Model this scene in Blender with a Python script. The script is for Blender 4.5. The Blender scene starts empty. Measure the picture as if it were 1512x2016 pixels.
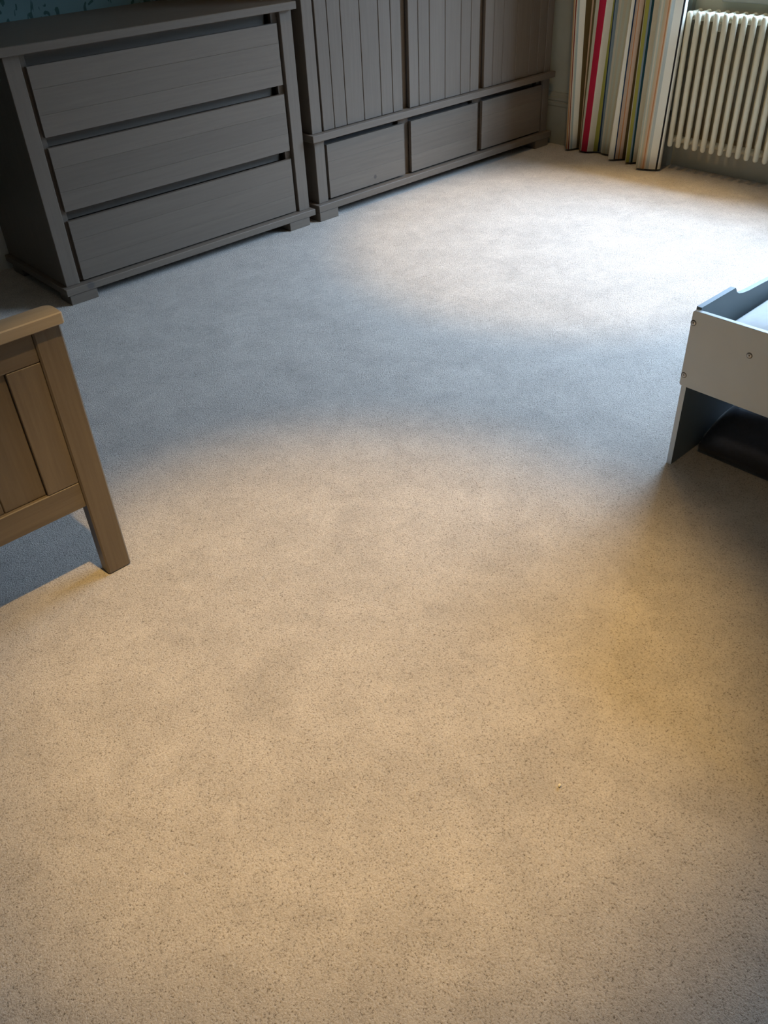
import bpy, bmesh, math, random
from mathutils import Matrix, Vector

random.seed(7)
SC = bpy.context.scene
COL = SC.collection

# ---------------------------------------------------------------- camera
cam_data = bpy.data.cameras.new('camera')
cam = bpy.data.objects.new('camera', cam_data)
COL.objects.link(cam)
cam_data.sensor_fit = 'VERTICAL'
cam_data.sensor_height = 36.0
cam_data.sensor_width = 27.0
cam_data.lens = 29.7503
cam_data.clip_start = 0.02
RX = Vector((0.731682074, -0.680322489, -0.04245766))      # image right
RY = Vector((-0.440577844, -0.424472229, -0.791021169))    # image down
RZ = Vector((0.520127394, 0.597481914, -0.610313736))      # view direction
m3 = Matrix((RX, -RY, -RZ)).transposed()
cam.matrix_world = Matrix.Translation((0, 0, 1.4)) @ m3.to_4x4()
SC.camera = cam

# ---------------------------------------------------------------- sky (seen only through the window)
world = bpy.data.worlds.new('overcast_sky')
SC.world = world
world.use_nodes = True
wn, wl = world.node_tree.nodes, world.node_tree.links
wn.clear()
w_out = wn.new('ShaderNodeOutputWorld')
w_bg = wn.new('ShaderNodeBackground')
w_tc = wn.new('ShaderNodeTexCoord')
w_sep = wn.new('ShaderNodeSeparateXYZ')
w_ramp = wn.new('ShaderNodeValToRGB')
w_ramp.color_ramp.elements[0].position = 0.565
w_ramp.color_ramp.elements[0].color = (0.025, 0.033, 0.042, 1)     # garden and houses below the horizon
w_ramp.color_ramp.elements[1].position = 0.80
w_ramp.color_ramp.elements[1].color = (0.46, 0.66, 1.0, 1)      # cool bright cloud
w_mad = wn.new('ShaderNodeMath')
w_mad.operation = 'MULTIPLY_ADD'
w_mad.inputs[1].default_value = 0.5
w_mad.inputs[2].default_value = 0.5
wl.new(w_tc.outputs['Generated'], w_sep.inputs[0])
wl.new(w_sep.outputs['Z'], w_mad.inputs[0])
wl.new(w_mad.outputs[0], w_ramp.inputs[0])
wl.new(w_ramp.outputs[0], w_bg.inputs['Color'])
w_bg.inputs['Strength'].default_value = 82.0
wl.new(w_bg.outputs[0], w_out.inputs[0])

portal_data = bpy.data.lights.new('window_portal', 'AREA')
portal_data.shape = 'RECTANGLE'
portal_data.size = 1.40
portal_data.size_y = 2.01
portal_data.cycles.is_portal = True
portal = bpy.data.objects.new('window_portal', portal_data)
COL.objects.link(portal)
portal.location = (4.80, 1.355, 1.54)
portal.rotation_euler = (0, math.pi / 2, 0)

# ---------------------------------------------------------------- warm ceiling spots
CEIL = 2.5
WARM = (1.0, 0.665, 0.27)


def spot(name, x, y, watts, size_deg, blend, aim=None, radius=0.025):
    d = bpy.data.lights.new(name, 'SPOT')
    d.energy = watts
    d.color = WARM
    d.spot_size = math.radians(size_deg)
    d.spot_blend = blend
    d.shadow_soft_size = radius
    o = bpy.data.objects.new(name, d)
    o.location = (x, y, CEIL - 0.012)
    if aim:
        o.rotation_euler = (Vector((aim[0], aim[1], 0)) - o.location).to_track_quat('-Z', 'Y').to_euler()
    COL.objects.link(o)
    return o


for (lx, ly, ax, ay, beam, spill, cone, soft) in ((0.65, 0.82, 0.79, 1.05, 262, 14, 47.5, 0.72), (3.2, 2.28, 3.2, 2.28, 180, 42, 52, 0.52)):
    spot('spot_beam', lx, ly, beam, cone, soft, (ax, ay))
    spot('spot_spill', lx, ly, spill, 128, 1.0, (ax, ay))

SC.view_settings.view_transform = 'Standard'
SC.view_settings.look = 'None'
SC.view_settings.gamma = 1.0
SC.view_settings.exposure = 0.0
SC.view_settings.use_curve_mapping = False
SC.cycles.max_bounces = 10
SC.cycles.diffuse_bounces = 6
SC.cycles.sample_clamp_indirect = 8.0


# ================================================================ materials
def nodes_of(name):
    m = bpy.data.materials.new(name)
    m.use_nodes = True
    nt = m.node_tree
    nt.nodes.clear()
    out = nt.nodes.new('ShaderNodeOutputMaterial')
    b = nt.nodes.new('ShaderNodeBsdfPrincipled')
    nt.links.new(b.outputs[0], out.inputs[0])
    return m, nt, b


def lin(r, g, b):
    f = lambda c: (c / 255 / 12.92) if c / 255 <= 0.04045 else ((c / 255 + 0.055) / 1.055) ** 2.4
    return (f(r), f(g), f(b), 1)


def mat_plain(name, col, rough=0.5, noise=0.05, scale=30, bump=0.0, metallic=0.0, spec=0.5):
    m, nt, b = nodes_of(name)
    tc = nt.nodes.new('ShaderNodeTexCoord')
    n = nt.nodes.new('ShaderNodeTexNoise')
    n.inputs['Scale'].default_value = scale
    n.inputs['Detail'].default_value = 4
    nt.links.new(tc.outputs['Object'], n.inputs['Vector'])
    r = nt.nodes.new('ShaderNodeValToRGB')
    r.color_ramp.elements[0].position = 0.3
    r.color_ramp.elements[1].position = 0.7
    r.color_ramp.elements[0].color = [c * (1 - noise) for c in col[:3]] + [1]
    r.color_ramp.elements[1].color = [min(1, c * (1 + noise)) for c in col[:3]] + [1]
    nt.links.new(n.outputs['Fac'], r.inputs[0])
    nt.links.new(r.outputs[0], b.inputs['Base Color'])
    b.inputs['Roughness'].default_value = rough
    b.inputs['Metallic'].default_value = metallic
    b.inputs['Specular IOR Level'].default_value = spec
    if bump:
        bp = nt.nodes.new('ShaderNodeBump')
        bp.inputs['Strength'].default_value = bump
        bp.inputs['Distance'].default_value = 0.002
        nt.links.new(n.outputs['Fac'], bp.inputs['Height'])
        nt.links.new(bp.outputs[0], b.inputs['Normal'])
    return m


def mat_wood(name, axis, light, dark, rough=0.5, spec=0.4, spot_at=None):
    """streaky grain running along one axis; spot_at = (centre, radius, colour) is a knot or a worn patch"""
    m, nt, b = nodes_of(name)
    N, L = nt.nodes, nt.links
    tc = N.new('ShaderNodeTexCoord')
    oi = N.new('ShaderNodeObjectInfo')
    mul = N.new('ShaderNodeMath')
    mul.operation = 'MULTIPLY'
    mul.inputs[1].default_value = 37.0
    L.new(oi.outputs['Random'], mul.inputs[0])
    add = N.new('ShaderNodeVectorMath')
    add.operation = 'ADD'
    L.new(tc.outputs['Object'], add.inputs[0])
    L.new(mul.outputs[0], add.inputs[1])
    mp = N.new('ShaderNodeMapping')
    mp.inputs['Scale'].default_value = [4.0 if i == axis else 90.0 for i in range(3)]
    L.new(add.outputs[0], mp.inputs[0])
    n = N.new('ShaderNodeTexNoise')
    n.inputs['Scale'].default_value = 1.0
    n.inputs['Detail'].default_value = 5
    n.inputs['Roughness'].default_value = 0.6
    L.new(mp.outputs[0], n.inputs['Vector'])
    r = N.new('ShaderNodeValToRGB')
    r.color_ramp.elements[0].position = 0.28
    r.color_ramp.elements[1].position = 0.68
    r.color_ramp.elements[0].color = dark
    r.color_ramp.elements[1].color = light
    L.new(n.outputs['Fac'], r.inputs[0])
    hsv = N.new('ShaderNodeHueSaturation')
    mr = N.new('ShaderNodeMapRange')
    mr.inputs['To Min'].default_value = 0.93
    mr.inputs['To Max'].default_value = 1.07
    L.new(oi.outputs['Random'], mr.inputs['Value'])
    L.new(mr.outputs[0], hsv.inputs['Value'])
    L.new(r.outputs[0], hsv.inputs['Color'])
    col = hsv.outputs[0]
    if spot_at:
        c, rad, scol = spot_at
        g = N.new('ShaderNodeNewGeometry')
        d = N.new('ShaderNodeVectorMath')
        d.operation = 'DISTANCE'
        d.inputs[1].default_value = c
        L.new(g.outputs['Position'], d.inputs[0])
        sr = N.new('ShaderNodeMapRange')
        sr.inputs['From Min'].default_value = rad * 0.6
        sr.inputs['From Max'].default_value = rad
        sr.inputs['To Min'].default_value = 0.75
        sr.inputs['To Max'].default_value = 0.0
        L.new(d.outputs['Value'], sr.inputs['Value'])
        mx = N.new('ShaderNodeMixRGB')
        mx.inputs[2].default_value = scol
        L.new(sr.outputs[0], mx.inputs[0])
        L.new(col, mx.inputs[1])
        col = mx.outputs[0]
    L.new(col, b.inputs['Base Color'])
    b.inputs['Roughness'].default_value = rough
    b.inputs['Specular IOR Level'].default_value = spec
    bp = N.new('ShaderNodeBump')
    bp.inputs['Strength'].default_value = 0.25
    bp.inputs['Distance'].default_value = 0.001
    L.new(n.outputs['Fac'], bp.inputs['Height'])
    L.new(bp.outputs[0], b.inputs['Normal'])
    return m


def mat_carpet():
    m, nt, b = nodes_of('beige_twist_carpet')
    N, L = nt.nodes, nt.links
    g = N.new('ShaderNodeTexCoord')
    # twisted tufts
    vo = N.new('ShaderNodeTexVoronoi')
    vo.inputs['Scale'].default_value = 280
    warp = N.new('ShaderNodeTexNoise')
    warp.inputs['Scale'].default_value = 120
    warp.inputs['Detail'].default_value = 2
    L.new(g.outputs['Object'], warp.inputs['Vector'])
    wadd = N.new('ShaderNodeVectorMath')
    wadd.operation = 'MULTIPLY_ADD'
    wadd.inputs[1].default_value = (0.010, 0.010, 0.010)
    L.new(warp.outputs['Color'], wadd.inputs[0])
    L.new(g.outputs['Object'], wadd.inputs[2])
    L.new(wadd.outputs[0], vo.inputs['Vector'])
    fine = N.new('ShaderNodeTexNoise')
    fine.inputs['Scale'].default_value = 300
    fine.inputs['Detail'].default_value = 5
    fine.inputs['Roughness'].default_value = 0.62
    L.new(g.outputs['Object'], fine.inputs['Vector'])
    # the pile brushed one way or the other, in broad patches
    lay = N.new('ShaderNodeTexNoise')
    lay.inputs['Scale'].default_value = 5.5
    lay.inputs['Detail'].default_value = 5
    lay.inputs['Roughness'].default_value = 0.55
    lay.inputs['Distortion'].default_value = 0.6
    L.new(g.outputs['Object'], lay.inputs['Vector'])
    r1 = N.new('ShaderNodeValToRGB')
    e = r1.color_ramp.elements
    e[0].position = 0.315
    e[0].color = (0.145, 0.115, 0.085, 1)
    e[1].position = 0.62
    e[1].color = (0.56, 0.50, 0.43, 1)
    mid = r1.color_ramp.elements.new(0.43)
    mid.color = (0.46, 0.405, 0.34, 1)
    L.new(fine.outputs['Fac'], r1.inputs[0])
    r2 = N.new('ShaderNodeMapRange')
    r2.inputs['From Min'].default_value = 0.34
    r2.inputs['From Max'].default_value = 0.66
    r2.inputs['To Min'].default_value = 0.86
    r2.inputs['To Max'].default_value = 1.14
    lay2 = N.new('ShaderNodeTexNoise')
    lay2.inputs['Scale'].default_value = 17
    lay2.inputs['Detail'].default_value = 4
    lay2.inputs['Roughness'].default_value = 0.6
    lay2.inputs['Distortion'].default_value = 0.8
    L.new(g.outputs['Object'], lay2.inputs['Vector'])
    mixl = N.new('ShaderNodeMath')
    mixl.operation = 'MULTIPLY_ADD'
    mixl.inputs[1].default_value = 0.45
    half = N.new('ShaderNodeMath')
    half.operation = 'MULTIPLY'
    half.inputs[1].default_value = 0.55
    L.new(lay.outputs['Fac'], half.inputs[0])
    L.new(lay2.outputs['Fac'], mixl.inputs[0])
    L.new(half.outputs[0], mixl.inputs[2])
    L.new(mixl.outputs[0], r2.inputs['Value'])
    hsv = N.new('ShaderNodeHueSaturation')
    L.new(r2.outputs[0], hsv.inputs['Value'])
    L.new(r1.outputs[0], hsv.inputs['Color'])
    L.new(hsv.outputs[0], b.inputs['Base Color'])
    b.inputs['Roughness'].default_value = 1.0
    b.inputs['Specular IOR Level'].default_value = 0.05
    b.inputs['Sheen Weight'].default_value = 0.15
    b.inputs['Sheen Roughness'].default_value = 0.6
    hgt = N.new('ShaderNodeMath')
    hgt.operation = 'SUBTRACT'
    L.new(fine.outputs['Fac'], hgt.inputs[0])
    hm = N.new('ShaderNodeMath')
    hm.operation = 'MULTIPLY'
    hm.inputs[1].default_value = 0.35
    L.new(vo.outputs['Distance'], hm.inputs[0])
    L.new(hm.outputs[0], hgt.inputs[1])
    bp = N.new('ShaderNodeBump')
    bp.inputs['Strength'].default_value = 0.7
    bp.inputs['Distance'].default_value = 0.006
    L.new(hgt.outputs[0], bp.inputs['Height'])
    L.new(bp.outputs[0], b.inputs['Normal'])
    return m


def mat_wallpaper():
    m, nt, b = nodes_of('teal_leaf_wallpaper')
    N, L = nt.nodes, nt.links
    g = N.new('ShaderNodeTexCoord')
    mp = N.new('ShaderNodeMapping')
    mp.inputs['Rotation'].default_value = (0, 0.6, 0)
    mp.inputs['Scale'].default_value = (26, 26, 11)
    L.new(g.outputs['Object'], mp.inputs[0])
    n = N.new('ShaderNodeTexNoise')
    n.inputs['Scale'].default_value = 1.0
    n.inputs['Detail'].default_value = 1
    n.inputs['Distortion'].default_value = 1.2
    L.new(mp.outputs[0], n.inputs['Vector'])
    r = N.new('ShaderNodeValToRGB')
    r.color_ramp.elements[0].position = 0.60
    r.color_ramp.elements[0].color = (0.10, 0.17, 0.175, 1)
    r.color_ramp.elements[1].position = 0.62
    r.color_ramp.elements[1].color = (0.02, 0.065, 0.055, 1)
    L.new(n.outputs['Fac'], r.inputs[0])
    L.new(r.outputs[0], b.inputs['Base Color'])
    b.inputs['Roughness'].default_value = 0.8
    return m


GREY_L, GREY_D = (0.152, 0.119, 0.089, 1), (0.128, 0.100, 0.074, 1)
M = {
    'carpet': mat_carpet(),
    'wallpaper': mat_wallpaper(),
    'wall': mat_plain('pale_grey_wall', (0.36, 0.36, 0.29), 0.8, 0.03, 12),
    'room': mat_plain('muted_wall', (0.24, 0.23, 0.21), 0.85, 0.03, 8),
    'ceiling': mat_plain('white_ceiling', (0.58, 0.57, 0.54), 0.9, 0.02, 8),
    'skirting': mat_plain('shade_darkened_eggshell', (0.30, 0.30, 0.25), 0.5, 0.02, 20),  # white paint darkened for curtain shade on the right skirting; sill shares it
    'alcove': mat_plain('olive_grey_wall', (0.40, 0.365, 0.265), 0.8, 0.03, 12),
    'trim': mat_plain('white_gloss_trim', (0.62, 0.62, 0.58), 0.4, 0.02, 20),
    'grey_x': mat_wood('grey_wash_wood_across', 0, GREY_L, GREY_D, 0.5),
    'grey_y': mat_wood('grey_wash_wood_deep', 1, GREY_L, GREY_D, 0.5),
    'grey_z': mat_wood('grey_wash_wood_upright', 2, GREY_L, GREY_D, 0.5),
    'grey_worn': mat_wood('grey_wash_wood_scuffed', 0, GREY_L, GREY_D, 0.5, 0.4,
                          ((1.345, 3.31, 0.060), 0.020, (0.085, 0.075, 0.068, 1))),
    'grey_knot': mat_wood('grey_wash_wood_knotted', 0, GREY_L, GREY_D, 0.5, 0.4,
                          ((2.964, 3.333, 0.121), 0.012, (0.05, 0.042, 0.036, 1))),
    'grey_in': mat_plain('dark_carcass_inside', (0.085, 0.075, 0.066), 0.7, 0.06, 25),
    'oak_x': mat_wood('oak_across', 0, (0.172, 0.132, 0.088, 1), (0.128, 0.096, 0.063, 1), 0.45),
    'oak_y': mat_wood('oak_deep', 1, (0.172, 0.132, 0.088, 1), (0.128, 0.096, 0.063, 1), 0.45),
    'oak_z': mat_wood('oak_upright', 2, (0.172, 0.132, 0.088, 1), (0.128, 0.096, 0.063, 1), 0.45),
    'oak_cap_lit': mat_wood('oak_top_rail_lit', 0, (0.40, 0.32, 0.22, 1), (0.34, 0.27, 0.18, 1), 0.4),  # same oak, lighter: lamplight on the cap put into its colour
    'white_board': mat_plain('white_foil_board', (0.76, 0.81, 0.82), 0.45, 0.015, 15),
    'slate_board': mat_plain('slate_blue_board', (0.17, 0.205, 0.215), 0.5, 0.02, 15),
    'chrome': mat_plain('brushed_steel', (0.55, 0.54, 0.52), 0.35, 0.03, 60, 0, 1.0),
    'dark_steel': mat_plain('dark_socket', (0.04, 0.04, 0.04), 0.5, 0.03, 60),
    'sheet': mat_plain('pale_aqua_sheet', (0.92, 0.96, 0.96), 0.85, 0.03, 60, 0.1),
    'navy': mat_plain('dark_navy_fabric', (0.030, 0.034, 0.048), 0.36, 0.15, 120, 0.2),
    'radiator': mat_plain('cream_radiator_enamel', (0.68, 0.62, 0.45), 0.35, 0.02, 30),
    'crumb': mat_plain('cream_crumb', (0.75, 0.68, 0.50), 0.8, 0.1, 300),
    'brass': mat_plain('white_fitting', (0.7, 0.7, 0.68), 0.4, 0.02, 30),
}
_lamp, _nt, _b = nodes_of('lamp_face')
_b.inputs['Base Color'].default_value = (0.9, 0.85, 0.7, 1)
_b.inputs['Emission Color'].default_value = (1.0, 0.72, 0.38, 1)
_b.inputs['Emission Strength'].default_value = 6.0
M['lamp'] = _lamp
_gl, _nt, _b = nodes_of('window_glass')
_tr = _nt.nodes.new('ShaderNodeBsdfTransparent')
_tr.inputs[0].default_value = (0.95, 0.97, 0.96, 1)
_gs = _nt.nodes.new('ShaderNodeBsdfGlossy')
_gs.inputs['Roughness'].default_value = 0.02
_mx = _nt.nodes.new('ShaderNodeMixShader')
_mx.inputs[0].default_value = 0.06
_nt.links.new(_tr.outputs[0], _mx.inputs[1])
_nt.links.new(_gs.outputs[0], _mx.inputs[2])
_nt.nodes.remove(_b)
_nt.links.new(_mx.outputs[0], [n for n in _nt.nodes if n.type == 'OUTPUT_MATERIAL'][0].inputs[0])
M['glass'] = _gl


# ================================================================ geometry helpers
def new():
    return bmesh.new()


def box(bm, x0, x1, y0, y1, z0, z1, bev=0.0, seg=1):
    vs = [bm.verts.new(p) for p in ((x0, y0, z0), (x1, y0, z0), (x1, y1, z0), (x0, y1, z0),
                                    (x0, y0, z1), (x1, y0, z1), (x1, y1, z1), (x0, y1, z1))]
    fs = [bm.faces.new([vs[i] for i in q]) for q in
          ((0, 3, 2, 1), (4, 5, 6, 7), (0, 1, 5, 4), (1, 2, 6, 5), (2, 3, 7, 6), (3, 0, 4, 7))]
    if bev:
        es = list({e for f in fs for e in f.edges})
        bmesh.ops.bevel(bm, geom=es, offset=bev, segments=seg, profile=0.5, affect='EDGES')
    return bm


def prism(bm, pts, axis, a, b):
    """closed outline extruded along an axis: pts are the two other coordinates in order"""
    def co(p, t):
        return (t, p[0], p[1]) if axis == 0 else ((p[0], t, p[1]) if axis == 1 else (p[0], p[1], t))
    A = [bm.verts.new(co(p, a)) for p in pts]
    B = [bm.verts.new(co(p, b)) for p in pts]
    n = len(pts)
    bm.faces.new(A)
    bm.faces.new(B[::-1])
    for i in range(n):
        bm.faces.new((A[i], B[i], B[(i + 1) % n], A[(i + 1) % n]))
    bmesh.ops.recalc_face_normals(bm, faces=bm.faces[:])
    return bm


def tube(bm, pts, r, seg=10, cap=True):
    rings = []
    n = len(pts)
    rr = r if isinstance(r, (list, tuple)) else [r] * n
    for i, p in enumerate(pts):
        p = Vector(p)
        t = (Vector(pts[min(i + 1, n - 1)]) - Vector(pts[max(i - 1, 0)])).normalized()
        u = t.orthogonal().normalized() if i == 0 else (u - t * u.dot(t)).normalized()
        v = t.cross(u)
        rings.append([bm.verts.new(p + (u * math.cos(k * math.tau / seg) + v * math.sin(k * math.tau / seg)) * rr[i])
                      for k in range(seg)])
    for a, b in zip(rings, rings[1:]):
        for k in range(seg):
            bm.faces.new((a[k], a[(k + 1) % seg], b[(k + 1) % seg], b[k]))
    if cap:
        bm.faces.new(rings[0][::-1])
        bm.faces.new(rings[-1])
    return bm


def ball(bm, c, r, sub=2, sc=(1, 1, 1)):
    mat = Matrix.Translation(c) @ Matrix.Diagonal((sc[0], sc[1], sc[2], 1))
    bmesh.ops.create_icosphere(bm, subdivisions=sub, radius=r, matrix=mat)
    return bm


def wpos(o):
    p = Vector((0, 0, 0))
    while o:
        p += o.location
        o = o.parent
    return p


def obj(name, bm, mat, parent=None, smooth=False, label=None, origin=None):
    vs = [v.co for v in bm.verts]
    lo = Vector([min(v[i] for v in vs) for i in range(3)])
    hi = Vector([max(v[i] for v in vs) for i in range(3)])
    c = Vector(origin) if origin else (lo + hi) / 2
    bmesh.ops.translate(bm, verts=bm.verts[:], vec=-c)
    me = bpy.data.meshes.new(name)
    bm.to_mesh(me)
    bm.free()
    for mm in (mat if isinstance(mat, list) else [mat]):
        me.materials.append(mm)
    if smooth:
        me.polygons.foreach_set('use_smooth', [True] * len(me.polygons))
        if smooth != 'all':
            me.set_sharp_from_angle(angle=math.radians(40))
    o = bpy.data.objects.new(name, me)
    COL.objects.link(o)
    if parent:
        o.parent = parent
        c = c - wpos(parent)
    o.location = c
    if label:
        o['label'] = label
    return o


def thing(name, label, cat, loc, group=None):
    o = bpy.data.objects.new(name, None)
    o.empty_display_size = 0.1
    COL.objects.link(o)
    o.location = loc
    o['label'] = label
    o['category'] = cat
    if group:
        o['group'] = group
    return o


def tag(o, label, cat, group=None):
    o['label'] = label
    o['category'] = cat
    if group:
        o['group'] = group
    return o


def struct(name, bm, mat, parent=None):
    o = obj(name, bm, mat, parent)
    o['kind'] = 'structure'
    return o


def bx(name, mat, parent, x0, x1, y0, y1, z0, z1, bev=0.0015, label=None):
    return obj(name, box(new(), x0, x1, y0, y1, z0, z1, bev), mat, parent, label=label)


# ================================================================ the room
WX, WY = 4.40, 3.95           # window wall, furniture wall
LX, FY = -1.7, -1.7
struct('floor', box(new(), LX, 4.8, FY, WY + 0.1, -0.05, 0.0), M['carpet'])
struct('ceiling', box(new(), LX, 4.8, FY, WY + 0.1, CEIL, CEIL + 0.08), M['ceiling'])
struct('wall_back', box(new(), LX, 4.8, WY, WY + 0.1, 0, CEIL), M['wallpaper'])
struct('wall_left', box(new(), LX - 0.1, LX, FY, WY + 0.1, 0, CEIL), M['room'])
struct('wall_front', box(new(), LX, 4.8, FY - 0.1, FY, 0, CEIL), M['room'])
SILL, HEAD, WY0, WY1 = 0.80, 2.22, 0.35, 2.36
AX = 4.432                     # recess behind the radiator
b = new()
box(b, WX, 4.78, 2.53, WY, 0, CEIL)
struct('wall_right', b, M['wall'])
b = new()
box(b, AX, 4.78, FY, 2.53, 0, SILL)
box(b, AX, 4.78, WY1, 2.53, SILL, CEIL)
box(b, AX, 4.78, FY, WY0, SILL, CEIL)
box(b, AX, 4.78, WY0, WY1, HEAD, CEIL)
struct('wall_right', b, M['alcove'])

# moulded skirting: plain board with a stepped torus on top
PROF = [(0, 0), (0.018, 0), (0.018, 0.205), (0.022, 0.212), (0.022, 0.226), (0.016, 0.231), (0.016, 0.236),
        (0.021, 0.240), (0.021, 0.252), (0.014, 0.257), (0.014, 0.262), (0.009, 0.268), (0.006, 0.278), (0, 0.28)]
struct('baseboard_right', prism(new(), [(WX - d, z) for d, z in PROF], 1, 2.53, WY), M['skirting'])
struct('baseboard_back', prism(new(), [(WY - d, z) for d, z in PROF], 0, LX, WX - 0.022), M['trim'])
struct('baseboard_left', prism(new(), [(LX + d, z) for d, z in PROF], 1, FY, WY - 0.022), M['trim'])

# window: sill board, frame, glazing bars, panes
win = bpy.data.objects.new('window_1', None)
COL.objects.link(win)
win.location = (4.7, 1.5, SILL)
win['kind'] = 'structure'


def wpart(name, mat, *a):
    o = bx(name, mat, win, *a)
    return o


wpart('window_sill', M['skirting'], 4.405, 4.70, WY0 - 0.02, WY1 + 0.02, SILL - 0.014, SILL + 0.028, 0.004)
for a, c in ((WY0, WY0 + 0.05), (WY1 - 0.05, WY1), (1.330, 1.380)):
    wpart('window_frame', M['trim'], 4.70, 4.76, a, c, SILL + 0.028, HEAD, 0.003)
for a, c in ((SILL + 0.028, SILL + 0.07), (1.50, 1.545), (HEAD - 0.05, HEAD)):
    for p, q in ((WY0 + 0.05, 1.330), (1.380, WY1 - 0.05)):
        wpart('window_frame', M['trim'], 4.705, 4.755, p, q, a, c, 0.003)
for a, c in ((SILL + 0.07, 1.50), (1.545, HEAD - 0.05)):
    for p, q in ((WY0 + 0.05, 1.330), (1.380, WY1 - 0.05)):
        wpart('window_pane', M['glass'], 4.728, 4.732, p, q, a, c, 0.0)

# recessed ceiling lamps (above the frame)
for i, (lx, ly) in enumerate(((0.65, 0.82), (3.2, 2.28))):
    t = thing('ceiling_downlight', ('warm round downlight in the ceiling above the oak bed end',
                                    'warm round downlight in the ceiling near the window')[i],
              'ceiling light', (lx, ly, CEIL))
    b = new()
    prof = [(0.030, CEIL - 0.0005), (0.042, CEIL - 0.0005), (0.042, CEIL - 0.004), (0.036, CEIL - 0.008), (0.030, CEIL - 0.006)]
    n = 24
    rings = [[b.verts.new((lx + r * math.cos(k * math.tau / n), ly + r * math.sin(k * math.tau / n), z)) for k in range(n)]
             for r, z in prof]
    for j in range(len(rings)):
        A, B = rings[j], rings[(j + 1) % len(rings)]
        for k in range(n):
            b.faces.new((A[k], A[(k + 1) % n], B[(k + 1) % n], B[k]))
    bmesh.ops.recalc_face_normals(b, faces=b.faces[:])
    obj('rim', b, M['brass'], t, True)
    b = new()
    bmesh.ops.create_circle(b, cap_ends=True, segments=20, radius=0.029, matrix=Matrix.Translation((lx, ly, CEIL - 0.002)))
    bmesh.ops.reverse_faces(b, faces=b.faces[:])
    obj('lamp_face', b, M['lamp'], t)


# ================================================================ grey chest of drawers
def feet(parent, x0, x1, y0, y1, ztop, w):
    for (a, c) in ((x0, x0 + w), (x1 - w, x1)):
        for (p, q) in ((y0, y0 + 0.10), (y1 - 0.10, y1)):
            bx('foot', M['grey_x'], parent, a, c, p, q, 0.0, ztop, 0.002)


def drawer(parent, x0, x1, y, z0, z1, cuts, depth, knot=None):
    """front of horizontal boards on a drawer box; cuts are board heights from the top"""
    d = bx('drawer', M['grey_in'], parent, x0 + 0.012, x1 - 0.012, y + 0.0185, y + depth, z0 + 0.012, z1 - 0.03, 0.0)
    zs = [z1] + [z1 - c for c in cuts] + [z0]
    for k in range(len(zs) - 1):
        top = zs[k] - (0.0002 if k else 0)
        bot = zs[k + 1] + (0.0002 if k < len(zs) - 2 else 0)
        mat = M['grey_knot'] if (knot is not None and k == knot) else M['grey_x']
        bx('plank', mat, d, x0, x1, y, y + 0.018, bot, top, 0.0005)
    return d


CY = 3.31
chest = thing('chest_of_drawers', 'grey-washed wooden chest of three wide drawers standing beside the wardrobe',
              'chest of drawers', (1.89, 3.6, 0))
bx('top', M['grey_x'], chest, 1.228, 2.541, CY, 3.938, 0.912, 0.942, 0.002)
bx('plinth', M['grey_worn'], chest, 1.237, 2.545, CY, 3.915, 0.040, 0.069, 0.002)
feet(chest, 1.247, 2.508, CY + 0.003, 3.88, 0.040, 0.122)
bx('corner_post', M['grey_z'], chest, 1.254, 1.3155, 3.339, 3.361, 0.069, 0.912, 0.002)
bx('corner_post', M['grey_z'], chest, 2.469, 2.532, 3.339, 3.361, 0.069, 0.912, 0.002)
bx('side_panel', M['grey_z'], chest, 1.258, 1.276, 3.361, 3.915, 0.069, 0.912, 0.001)
bx('side_panel', M['grey_z'], chest, 2.510, 2.528, 3.361, 3.915, 0.069, 0.912, 0.001)
bx('back_panel', M['grey_in'], chest, 1.276, 2.510, 3.900, 3.912, 0.069, 0.912, 0.0)
for a in (1.276, 2.440):
    bx('inner_stile', M['grey_z'], chest, a, a + 0.070, 3.366, 3.384, 0.069, 0.912, 0.001)
for (z0, z1) in ((0.860, 0.912), (0.585, 0.640), (0.308, 0.362)):
    bx('drawer_rail', M['grey_x'], chest, 1.346, 2.425, 3.392, 3.41, z0, z1, 0.001)
for (z0, z1) in ((0.629, 0.868), (0.353, 0.591), (0.0755, 0.315)):
    drawer(chest, 1.334, 2.4525, 3.342, z0, z1, (0.075, 0.163), 0.022 + 0.02)

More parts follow.
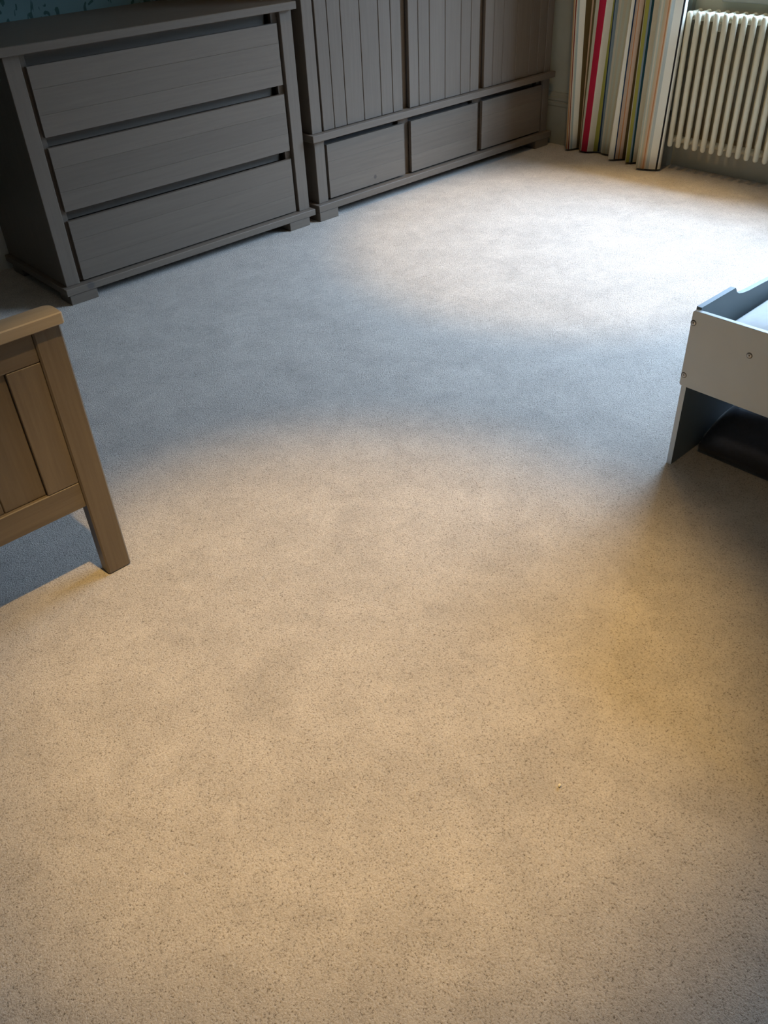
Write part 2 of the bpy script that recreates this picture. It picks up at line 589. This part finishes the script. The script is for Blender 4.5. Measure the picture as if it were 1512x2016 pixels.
# ================================================================ grey wardrobe
WYF = 3.302
ward = thing('wardrobe', 'tall grey-washed wooden wardrobe with three planked doors over three drawers',
             'wardrobe', (3.46, 3.6, 0))
bx('plinth', M['grey_x'], ward, 2.563, 4.358, WYF, 3.915, 0.045, 0.077, 0.002)
feet(ward, 2.566, 4.335, WYF + 0.003, 3.88, 0.045, 0.118)
bx('mid_rail', M['grey_x'], ward, 2.562, 4.358, WYF, 3.915, 0.366, 0.397, 0.002)
bx('top', M['grey_x'], ward, 2.562, 4.358, WYF, 3.938, 2.02, 2.05, 0.002)
PY = 3.331
for (z0, z1, a, c) in ((0.077, 0.366, 2.588, 2.648), (0.397, 2.02, 2.5815, 2.642)):
    bx('corner_post', M['grey_z'], ward, a, c, PY, PY + 0.022, z0, z1, 0.002)
    bx('corner_post', M['grey_z'], ward, 4.290, 4.345, PY, PY + 0.022, z0, z1, 0.002)
    bx('side_panel', M['grey_z'], ward, a + 0.004, a + 0.022, PY + 0.022, 3.915, z0, z1, 0.001)
    bx('side_panel', M['grey_z'], ward, 4.322, 4.340, PY + 0.022, 3.915, z0, z1, 0.001)
    bx('back_panel', M['grey_in'], ward, 2.612, 4.320, 3.900, 3.912, z0, z1, 0.0)
    for a in (3.158, 3.715):
        bx('divider', M['grey_z'], ward, a, a + 0.075, 3.362, 3.38, z0, z1, 0.001)
    for a in (2.618, 4.262):
        bx('inner_stile', M['grey_z'], ward, a, a + 0.055, 3.362, 3.38, z0, z1, 0.001)
bx('drawer_rail', M['grey_in'], ward, 2.675, 4.255, 3.385, 3.40, 0.315, 0.366, 0.0)
DOORS = [(2.652, (2.7215, 2.799, 2.912, 3.026, 3.103), 3.1695),
         (3.218, (3.2845, 3.363, 3.474, 3.590, 3.665), 3.732),
         (3.774, (3.842, 3.919, 4.032, 4.146, 4.222), 4.284)]
for x0, cuts, x1 in DOORS:
    d = bx('door', M['grey_in'], ward, x0 + 0.006, x1 - 0.006, PY + 0.0185, PY + 0.028, 0.405, 2.010, 0.0)
    xs = [x0] + list(cuts) + [x1]
    for k in range(6):
        bx('plank', M['grey_z'], d, xs[k] + (0.0012 if k else 0), xs[k + 1] - (0.0012 if k < 5 else 0),
           PY, PY + 0.018, 0.3995, 2.015, 0.002)
for i, (x0, x1) in enumerate(((2.664, 3.174), (3.224, 3.731), (3.769, 4.279))):
    drawer(ward, x0, x1, 3.333, 0.086, 0.3355, (0.078, 0.166), 0.026, 2 if i == 0 else None)

# ================================================================ cream column radiator
rad = thing('radiator', 'cream enamelled column radiator below the window beside the striped curtain', 'radiator',
            (4.35, 2.0, 0.12))
PITCH = 0.0482
NSEC = 18


def section_bm(y):
    bmr = new()
    xs = (4.312, 4.404)
    z0, z1 = 0.126, 0.752
    R = 0.0138
    arc = [(0.0, 0.35), (0.0016, 0.62), (0.005, 0.86), (0.012, 1.0)]
    for x in xs:
        up = [(x, y, z0 + d) for d, _ in arc] + [(x, y, z1 - d) for d, _ in arc[::-1]]
        tube(bmr, up, [R * k for _, k in arc] + [R * k for _, k in arc[::-1]], 12)
    # headers that carry the water from the front column to the back one
    for z in (z0 + 0.030, z1 - 0.016):
        tube(bmr, [(xs[0], y, z), (xs[1], y, z)], R * 0.98, 12)
    # hubs joining to the next section
    for z in (z0 + 0.030, z1 - 0.030):
        tube(bmr, [(4.358, y - PITCH * 0.5, z), (4.358, y + PITCH * 0.5, z)], 0.016, 12)
    return bmr


sec0 = obj('section', section_bm(2.4835), M['radiator'], rad, 'all')
for k in range(1, NSEC):
    s = sec0.copy()
    COL.objects.link(s)
    s.parent = rad
    s.location.y = sec0.location.y - PITCH * k
for y in (2.36, 1.78):
    bx('bracket', M['radiator'], rad, 4.395, AX - 0.001, y - 0.01, y + 0.01, 0.66, 0.70, 0.002)

# ================================================================ striped curtain
STRIPE = {
    'tan': (0.52, 0.42, 0.27), 'redline': (0.20, 0.035, 0.025), 'cream': (0.66, 0.62, 0.49), 'blue': (0.43, 0.50, 0.46),
    'white': (0.80, 0.77, 0.64), 'brown_and_shade': (0.12, 0.085, 0.035), 'peach': (0.60, 0.42, 0.27), 'red': (0.42, 0.018, 0.045),  # the darkest tone here serves one printed line and painted fold shade
    'olive': (0.32, 0.31, 0.07), 'navy': (0.02, 0.04, 0.085), 'slate': (0.22, 0.29, 0.33), 'beige': (0.50, 0.47, 0.34),
    'pink': (0.56, 0.43, 0.32), 'aqua': (0.48, 0.51, 0.41), 'black': (0.022, 0.02, 0.022), 'teal': (0.015, 0.055, 0.075),
    'orange': (0.50, 0.22, 0.09), 'greyblue': (0.48, 0.52, 0.47),
}


def mat_cloth(name, c):
    m, nt, b = nodes_of('curtain_cotton_' + name)
    N, L = nt.nodes, nt.links
    tc = N.new('ShaderNodeTexCoord')
    mp = N.new('ShaderNodeMapping')
    mp.inputs['Scale'].default_value = (600, 600, 500)
    L.new(tc.outputs['Object'], mp.inputs[0])
    n = N.new('ShaderNodeTexNoise')
    n.inputs['Scale'].default_value = 1.0
    L.new(mp.outputs[0], n.inputs['Vector'])
    r = N.new('ShaderNodeValToRGB')
    r.color_ramp.elements[0].color = [x * 0.85 for x in c] + [1]
    r.color_ramp.elements[1].color = [min(1, x * 1.12) for x in c] + [1]
    L.new(n.outputs['Fac'], r.inputs[0])
    L.new(r.outputs[0], b.inputs['Base Color'])
    b.inputs['Roughness'].default_value = 0.9
    b.inputs['Specular IOR Level'].default_value = 0.1
    return m


snames = list(STRIPE)
smats = [mat_cloth(k, STRIPE[k]) for k in snames]
# plan of the folds from left to right: x, y at the hem, y at 0.77 m, colour of the band that starts here
FOLDS = [
    (4.372, 3.165, 3.190, 'cream'), (4.340, 3.163, 3.188, 'cream'),
    (4.293, 3.144, 3.172, 'tan'), (4.2935, 3.135, 3.164, 'orange'), (4.2937, 3.132, 3.162, 'tan'),
    (4.294, 3.123, 3.155, 'redline'), (4.296, 3.120, 3.151, 'cream'), (4.309, 3.118, 3.155, 'blue'), (4.320, 3.114, 3.150, 'white'),
    (4.346, 3.103, 3.126, 'brown_and_shade'), (4.372, 3.088, 3.098, 'brown_and_shade'), (4.345, 3.074, 3.082, 'tan'),  # dark bands: shade in the fold valley coloured into the cloth
    (4.318, 3.064, 3.070, 'peach'), (4.3155, 3.055, 3.056, 'brown_and_shade'), (4.3155, 3.0525, 3.046, 'beige'),
    (4.316, 3.048, 3.016, 'red'), (4.318, 3.009, 2.977, 'cream'), (4.351, 2.986, 2.957, 'olive'), (4.363, 2.970, 2.958, 'navy'),
    (4.367, 2.954, 2.954, 'slate'), (4.360, 2.941, 2.930, 'cream'), (4.349, 2.928, 2.907, 'aqua'), (4.346, 2.915, 2.886, 'beige'),
    (4.345, 2.905, 2.868, 'aqua'), (4.347, 2.891, 2.849, 'beige'), (4.362, 2.872, 2.834, 'beige'), (4.330, 2.846, 2.812, 'cream'),
    (4.265, 2.830, 2.794, 'white'), (4.286, 2.802, 2.787, 'navy'), (4.293, 2.799, 2.782, 'pink'), (4.307, 2.787, 2.778, 'orange'),
    (4.309, 2.783, 2.773, 'pink'), (4.321, 2.773, 2.755, 'brown_and_shade'), (4.362, 2.756, 2.744, 'brown_and_shade'), (4.330, 2.738, 2.733, 'cream'),  # dark pair before the last cream is valley shade given as cloth colour
    (4.278, 2.724, 2.724, 'beige'), (4.279, 2.717, 2.717, 'olive'), (4.287, 2.703, 2.700, 'slate'), (4.291, 2.695, 2.693, 'teal'),
    (4.302, 2.690, 2.685, 'cream'), (4.336, 2.668, 2.664, 'aqua'), (4.300, 2.642, 2.636, 'cream'),
    (4.232, 2.623, 2.615, 'cream'), (4.228, 2.619, 2.609, 'aqua'), (4.229, 2.608, 2.594, 'cream'), (4.2292, 2.600, 2.587, 'aqua'),
    (4.2295, 2.594, 2.580, 'tan'), (4.231, 2.586, 2.566, 'peach'), (4.234, 2.580, 2.559, 'orange'),
    (4.235, 2.576, 2.554, 'peach'), (4.2365, 2.571, 2.550, 'cream'), (4.239, 2.566, 2.546, 'greyblue'), (4.245, 2.552, 2.537, 'white'),
    (4.265, 2.520, 2.498, 'black'), (4.269, 2.514, 2.492, 'white'), (4.277, 2.504, 2.487, 'cream'), (4.300, 2.510, 2.497, 'cream'),
    (4.345, 2.545, 2.530, 'cream'),
]


def curtain_bm():
    bmc = new()
    zs = [0.012, 0.10, 0.28, 0.52, 0.80, 1.2, 1.7, 2.24]
    n = len(FOLDS)
    sub = 3

    def cr(p0, p1, p2, p3, t):
        # finite difference curve through p1..p2, chord-limited so short bands stay calm
        return p1 + (p2 - p1) * t

    plan = []
    for i in range(n - 1):
        x0, a0, c0, col = FOLDS[i]
        x1, a1, c1, _ = FOLDS[i + 1]
        k = sub if abs(a1 - a0) + abs(x1 - x0) > 0.02 else 1
        for j in range(k):
            t = j / k
            plan.append((x0 + (x1 - x0) * t, a0 + (a1 - a0) * t, c0 + (c1 - c0) * t, col))
    plan.append(FOLDS[-1])
    # two passes of smoothing round off the fold ridges
    for _ in range(2):
        q = list(plan)
        for i in range(1, len(plan) - 1):
            q[i] = tuple(0.25 * plan[i - 1][d] + 0.5 * plan[i][d] + 0.25 * plan[i + 1][d] for d in range(3)) + (plan[i][3],)
        plan = [tuple(0.5 * (plan[i][d] + q[i][d]) for d in range(3)) + (plan[i][3],) for i in range(len(plan))]
    rows = []
    for z in zs:
        row = []
        for i, (x, a, c, col) in enumerate(plan):
            t = min(z, 1.25) / 0.77
            y = a + (c - a) * t
            dx = 0.004 * math.sin(i * 0.9 + z * 5.0) * (0.3 if z < 0.05 else 1.0)
            row.append(bmc.verts.new((x + dx * 0.5, y, z)))
        rows.append(row)
    for A, B in zip(rows, rows[1:]):
        for i in range(len(plan) - 1):
            f = bmc.faces.new((A[i], A[i + 1], B[i + 1], B[i]))
            f.material_index = snames.index(plan[i][3])
            f.smooth = True
    bmesh.ops.recalc_face_normals(bmc, faces=bmc.faces[:])
    return bmc


curtain = thing('curtain', 'long multicoloured striped cotton curtain with a red band, hanging left of the radiator',
                'curtain', (4.31, 2.83, 0.0))
cl = obj('curtain_panel', curtain_bm(), smats, curtain, 'all')
sol = cl.modifiers.new('cloth_thickness', 'SOLIDIFY')
sol.thickness = 0.0016
sol.offset = 0.0
b = new()
tube(b, [(4.31, 0.30, 2.29), (4.31, 3.32, 2.29)], 0.014, 14)
pole = obj('curtain_pole', b, M['oak_y'], None, True)
tag(pole, 'wooden curtain pole above the window carrying the striped curtain', 'curtain pole')
for y in (0.42, 3.25):
    bx('bracket', M['oak_x'], pole, 4.31, WX, y - 0.012, y + 0.012, 2.27, 2.31, 0.003)
# curtain rings: small hooks that carry the panel
for k in range(7):
    y = 2.54 + k * 0.095
    b = new()
    n = 16
    pts = [(4.31 + 0.021 * math.sin(j * math.tau / n), y, 2.276 + 0.028 * math.cos(j * math.tau / n)) for j in range(n + 1)]
    tube(b, pts, 0.0025, 6, False)
    obj('ring', b, M['brass'], pole, True)

# ================================================================ oak cot bed (only its foot end shows)
cot = thing('cot_bed', 'oak child bed with a panelled foot end and a rounded top rail', 'bed', (0.21, 2.4, 0))
PX0, PX1, CYF, CYB = -0.174, 0.5965, 1.679, 1.719


def rounded_plan(x0, x1, y0, y1, rb, rf, n=6):
    pts = []
    for (cx, cy, r, a0) in ((x0 + rf, y0 + rf, rf, math.pi), (x1 - rf, y0 + rf, rf, 1.5 * math.pi),
                            (x1 - rb, y1 - rb, rb, 0.0), (x0 + rb, y1 - rb, rb, 0.5 * math.pi)):
        for k in range(n + 1):
            a = a0 + k * math.pi / 2 / n
            pts.append((cx + r * math.cos(a), cy + r * math.sin(a)))
    return pts


def cot_end(y0, y1, ztop, name):
    e = bx(name, M['oak_x'], cot, PX0 + 0.06, PX1 - 0.06, y0 + 0.019, y1 - 0.014, 0.222, ztop - 0.03, 0.0)
    for a in (PX0, PX1 - 0.0625):
        bx('post', M['oak_z'], e, a, a + 0.0625, y0, y1, 0.0, ztop - 0.026, 0.004)
    bcap = prism(new(), rounded_plan(PX0 - 0.006, PX1 + 0.006, y0 - 0.015, y1 + 0.006, 0.022, 0.006), 2, ztop - 0.026, ztop)
    ed = [ed for ed in bcap.edges if abs(ed.verts[0].co.z - ed.verts[1].co.z) < 1e-6]
    bmesh.ops.bevel(bcap, geom=ed, offset=0.0025, segments=1, profile=0.5, affect='EDGES')
    obj('top_rail', bcap, M['oak_cap_lit'], e, True)
    f = y0 + 0.004
    bx('cross_rail', M['oak_x'], e, PX0 + 0.0628, PX1 - 0.0628, f, y1 - 0.006, 0.597, ztop - 0.026, 0.002)
    bx('cross_rail', M['oak_x'], e, PX0 + 0.0628, PX1 - 0.0628, f, y1 - 0.006, 0.217, 0.286, 0.002)
    for (a, c) in ((0.4585, 0.5335), (-0.111, -0.036)):
        bx('stile', M['oak_z'], e, a, c, f + 0.0005, y1 - 0.008, 0.2868, 0.5962, 0.0015)
    w = (0.4585 + 0.036) / 5
    for k in range(5):
        bx('plank', M['oak_z'], e, -0.036 + k * w + 0.0006, -0.036 + (k + 1) * w - 0.0006, f + 0.009, y1 - 0.010, 0.2862, 0.5968, 0.002)
    return e


cot_end(CYF, CYB, 0.693, 'foot_end')
cot_end(3.06, 3.10, 0.90, 'head_end')
for a in (PX0 + 0.012, PX1 - 0.034):
    bx('side_rail', M['oak_y'], cot, a, a + 0.022, CYB, 3.06, 0.25, 0.40, 0.003)
bx('slat_base', M['oak_y'], cot, PX0 + 0.034, PX1 - 0.034, CYB, 3.06, 0.262, 0.28, 0.0)
mt = obj('cot_mattress', box(new(), PX0 + 0.045, PX1 - 0.045, CYB + 0.01, 3.05, 0.2802, 0.39, 0.02, 3), M['sheet'], None, True)
tag(mt, 'pale mattress lying in the oak bed behind its foot end', 'mattress')

# ================================================================ white toddler bed
BX = 1.899
bed = thing('toddler_bed', 'low white board toddler bed with bolt heads on its end panel', 'bed', (2.7, 0.58, 0))
BY0, BY1 = 0.205, 0.9575


def rrect(y0, y1, z0, z1, r, n=4):
    pts = []
    for (cy, cz, a0) in ((y0 + r, z0 + r, math.pi), (y1 - r, z0 + r, 1.5 * math.pi), (y1 - r, z1 - r, 0.0), (y0 + r, z1 - r, 0.5 * math.pi)):
        for k in range(n + 1):
            a = a0 + k * math.pi / 2 / n
            pts.append((cy + r * math.cos(a), cz + r * math.sin(a)))
    return pts


def bed_screws(panel, x, sgn):
    for (y, z) in ((0.9505, 0.438), (0.9490, 0.290), (0.791, 0.4015), (0.212, 0.438), (0.2135, 0.290), (0.3715, 0.4015)):
        bs = new()
        n = 18
        R = 0.0062
        prof = [(0.0, R + 0.0004), (0.0012, R), (0.0018, R * 0.72), (0.0010, R * 0.62), (0.0012, R * 0.34), (0.0, R * 0.30), (-0.002 + 0.002, 0.0001)]
        rings = [[bs.verts.new((x - sgn * h, y + r * math.cos(k * math.tau / n), z + r * math.sin(k * math.tau / n))) for k in range(n)]
                 for h, r in prof]
        for A, B in zip(rings, rings[1:]):
            for k in range(n):
                bs.faces.new((A[k], A[(k + 1) % n], B[(k + 1) % n], B[k]))
        bmesh.ops.recalc_face_normals(bs, faces=bs.faces[:])
        s = obj('bolt_head', bs, M['chrome'], panel, True)
        bs = new()
        bmesh.ops.create_circle(bs, cap_ends=True, segments=18, radius=R + 0.0017,
                                matrix=Matrix.Translation((x - sgn * 0.0002, y, z)) @ Matrix.Rotation(math.pi / 2, 4, 'Y'))
        obj('bolt_recess', bs, M['dark_steel'], panel)


def bed_end(x0, x1, sgn):
    bp = prism(new(), rrect(BY0, BY1, 0.258, 0.470, 0.007), 0, x0, x1)
    ed = [ed for ed in bp.edges if abs(ed.verts[0].co.x - ed.verts[1].co.x) < 1e-6]
    bmesh.ops.bevel(bp, geom=ed, offset=0.001, segments=1, affect='EDGES')
    p = obj('end_panel', bp, M['white_board'], bed, True)
    bed_screws(p, x0 if sgn > 0 else x1, sgn)


bed_end(BX, BX + 0.014, 1)
bed_end(3.536, 3.55, -1)
# side boards: raised at both ends, lower between
for (y0, y1) in ((0.943, 0.957), (0.2055, 0.2195)):
    top = [(1.9135, 0.476), (2.078, 0.476), (2.084, 0.470), (2.090, 0.461), (2.103, 0.453), (2.125, 0.447), (2.16, 0.443), (2.30, 0.437),
           (3.15, 0.437), (3.29, 0.443), (3.34, 0.450), (3.36, 0.461), (3.372, 0.476), (3.535, 0.476)]
    low = [(3.535, 0.25), (1.9135, 0.25)]
    obj('side_rail', prism(new(), top + low, 1, y0, y1), M['slate_board'], bed, label='slate grey side rail')
    for pts in ([(1.9135, 0.0), (1.9135, 0.25), (2.275, 0.25), (2.245, 0.20), (2.245, 0.0)],
                [(3.535, 0.0), (3.535, 0.25), (3.175, 0.25), (3.205, 0.20), (3.205, 0.0)]):
        lg = obj('leg', prism(new(), pts, 1, y0, y1), M['slate_board'], bed, label='slate grey leg board')
        xe = pts[0][0]
        d = 0.0012 if xe < 2.5 else -0.0012
        obj('edge_band', box(new(), min(xe, xe - d), max(xe, xe - d), y0, y1, 0.0, 0.2575), M['white_board'], lg,
            label='white edge band')
bx('base_board', M['white_board'], bed, 1.914, 3.535, 0.2195, 0.943, 0.262, 0.275, 0.0)


def mattress_bm():
    bmm = new()
    nx, ny = 40, 22
    x0, x1, y0, y1 = 1.920, 3.528, 0.226, 0.938
    H = 0.158
    zb = 0.2755

    def hgt(u, v):
        ex = min(u, 1 - u) * (x1 - x0) / 0.13
        ey = min(v, 1 - v) * (y1 - y0) / 0.125
        f = lambda t: 1.0 if t >= 1 else math.sqrt(max(0.0, 1 - (1 - t) ** 2))
        return 0.50 + 0.50 * f(min(ex, 1)) * f(min(ey, 1))
    top = [[None] * (ny + 1) for _ in range(nx + 1)]
    # denser rows near the rims
    us = [0.5 - 0.5 * math.cos(math.pi * i / nx) for i in range(nx + 1)]
    vs = [0.5 - 0.5 * math.cos(math.pi * j / ny) for j in range(ny + 1)]
    for i, u in enumerate(us):
        for j, v in enumerate(vs):
            top[i][j] = bmm.verts.new((x0 + (x1 - x0) * u, y0 + (y1 - y0) * v, zb + H * hgt(u, v) + 0.0025 * math.sin(9 * u + 5 * v)))
    for i in range(nx):
        for j in range(ny):
            bmm.faces.new((top[i][j], top[i + 1][j], top[i + 1][j + 1], top[i][j + 1]))
    loop = [top[i][0] for i in range(nx + 1)] + [top[nx][j] for j in range(1, ny + 1)] + \
           [top[i][ny] for i in range(nx - 1, -1, -1)] + [top[0][j] for j in range(ny - 1, 0, -1)]
    bot = [bmm.verts.new((v.co.x, v.co.y, zb)) for v in loop]
    n = len(loop)
    for k in range(n):
        bmm.faces.new((loop[k], bot[k], bot[(k + 1) % n], loop[(k + 1) % n]))
    bmm.faces.new(bot)
    bmesh.ops.recalc_face_normals(bmm, faces=bmm.faces[:])
    return bmm


bm_m = obj('toddler_mattress', mattress_bm(), M['sheet'], None, 'all')
tag(bm_m, 'thin mattress under a pale aqua sheet lying in the white bed', 'mattress')


# dark soft storage bag under the bed: drooping rounded top edges
def bag_bm():
    bg = new()
    x0, x1, y0, y1 = 2.022, 3.05, 0.30, 0.925
    nx, ny = 26, 20
    us = [0.5 - 0.5 * math.cos(math.pi * i / nx) for i in range(nx + 1)]
    vs = [0.5 - 0.5 * math.cos(math.pi * j / ny) for j in range(ny + 1)]
    top = [[None] * (ny + 1) for _ in range(nx + 1)]
    for i, u in enumerate(us):
        for j, v in enumerate(vs):
            x, y = x0 + (x1 - x0) * u, y0 + (y1 - y0) * v
            ex = min(1, min(x - x0, x1 - x) / 0.10)
            ey = min(1, min(y - y0, y1 - y) / 0.06)
            f = math.sqrt(max(0, 1 - (1 - ex) ** 2)) ** 0.8 * math.sqrt(max(0, 1 - (1 - ey) ** 2))
            top[i][j] = bg.verts.new((x, y, 0.030 + 0.105 * f))
    for i in range(nx):
        for j in range(ny):
            bg.faces.new((top[i][j], top[i + 1][j], top[i + 1][j + 1], top[i][j + 1]))
    loop = [top[i][0] for i in range(nx + 1)] + [top[nx][j] for j in range(1, ny + 1)] + \
           [top[i][ny] for i in range(nx - 1, -1, -1)] + [top[0][j] for j in range(ny - 1, 0, -1)]
    bot = [bg.verts.new((v.co.x, v.co.y, 0.001)) for v in loop]
    n = len(loop)
    for k in range(n):
        bg.faces.new((loop[k], bot[k], bot[(k + 1) % n], loop[(k + 1) % n]))
    bg.faces.new(bot)
    bmesh.ops.recalc_face_normals(bg, faces=bg.faces[:])
    return bg


bag = obj('storage_bag', bag_bm(), M['navy'], None, 'all')
_b = M['navy'].node_tree.nodes['Principled BSDF']
_b.inputs['Sheen Weight'].default_value = 0.7
_b.inputs['Sheen Roughness'].default_value = 0.35
tag(bag, 'flat dark fabric storage bag pushed under the white bed', 'storage bag')

# ================================================================ crumb on the carpet
b = new()
ball(b, (0.846, 0.510, 0.0032), 0.0032, 2, (1.2, 0.9, 0.9))
for v in b.verts:
    v.co += Vector((random.uniform(-1, 1), random.uniform(-1, 1), random.uniform(0, 1))) * 0.0005
cr = obj('crumb', b, M['crumb'])
tag(cr, 'tiny pale crumb lying alone on the open beige carpet', 'crumb')
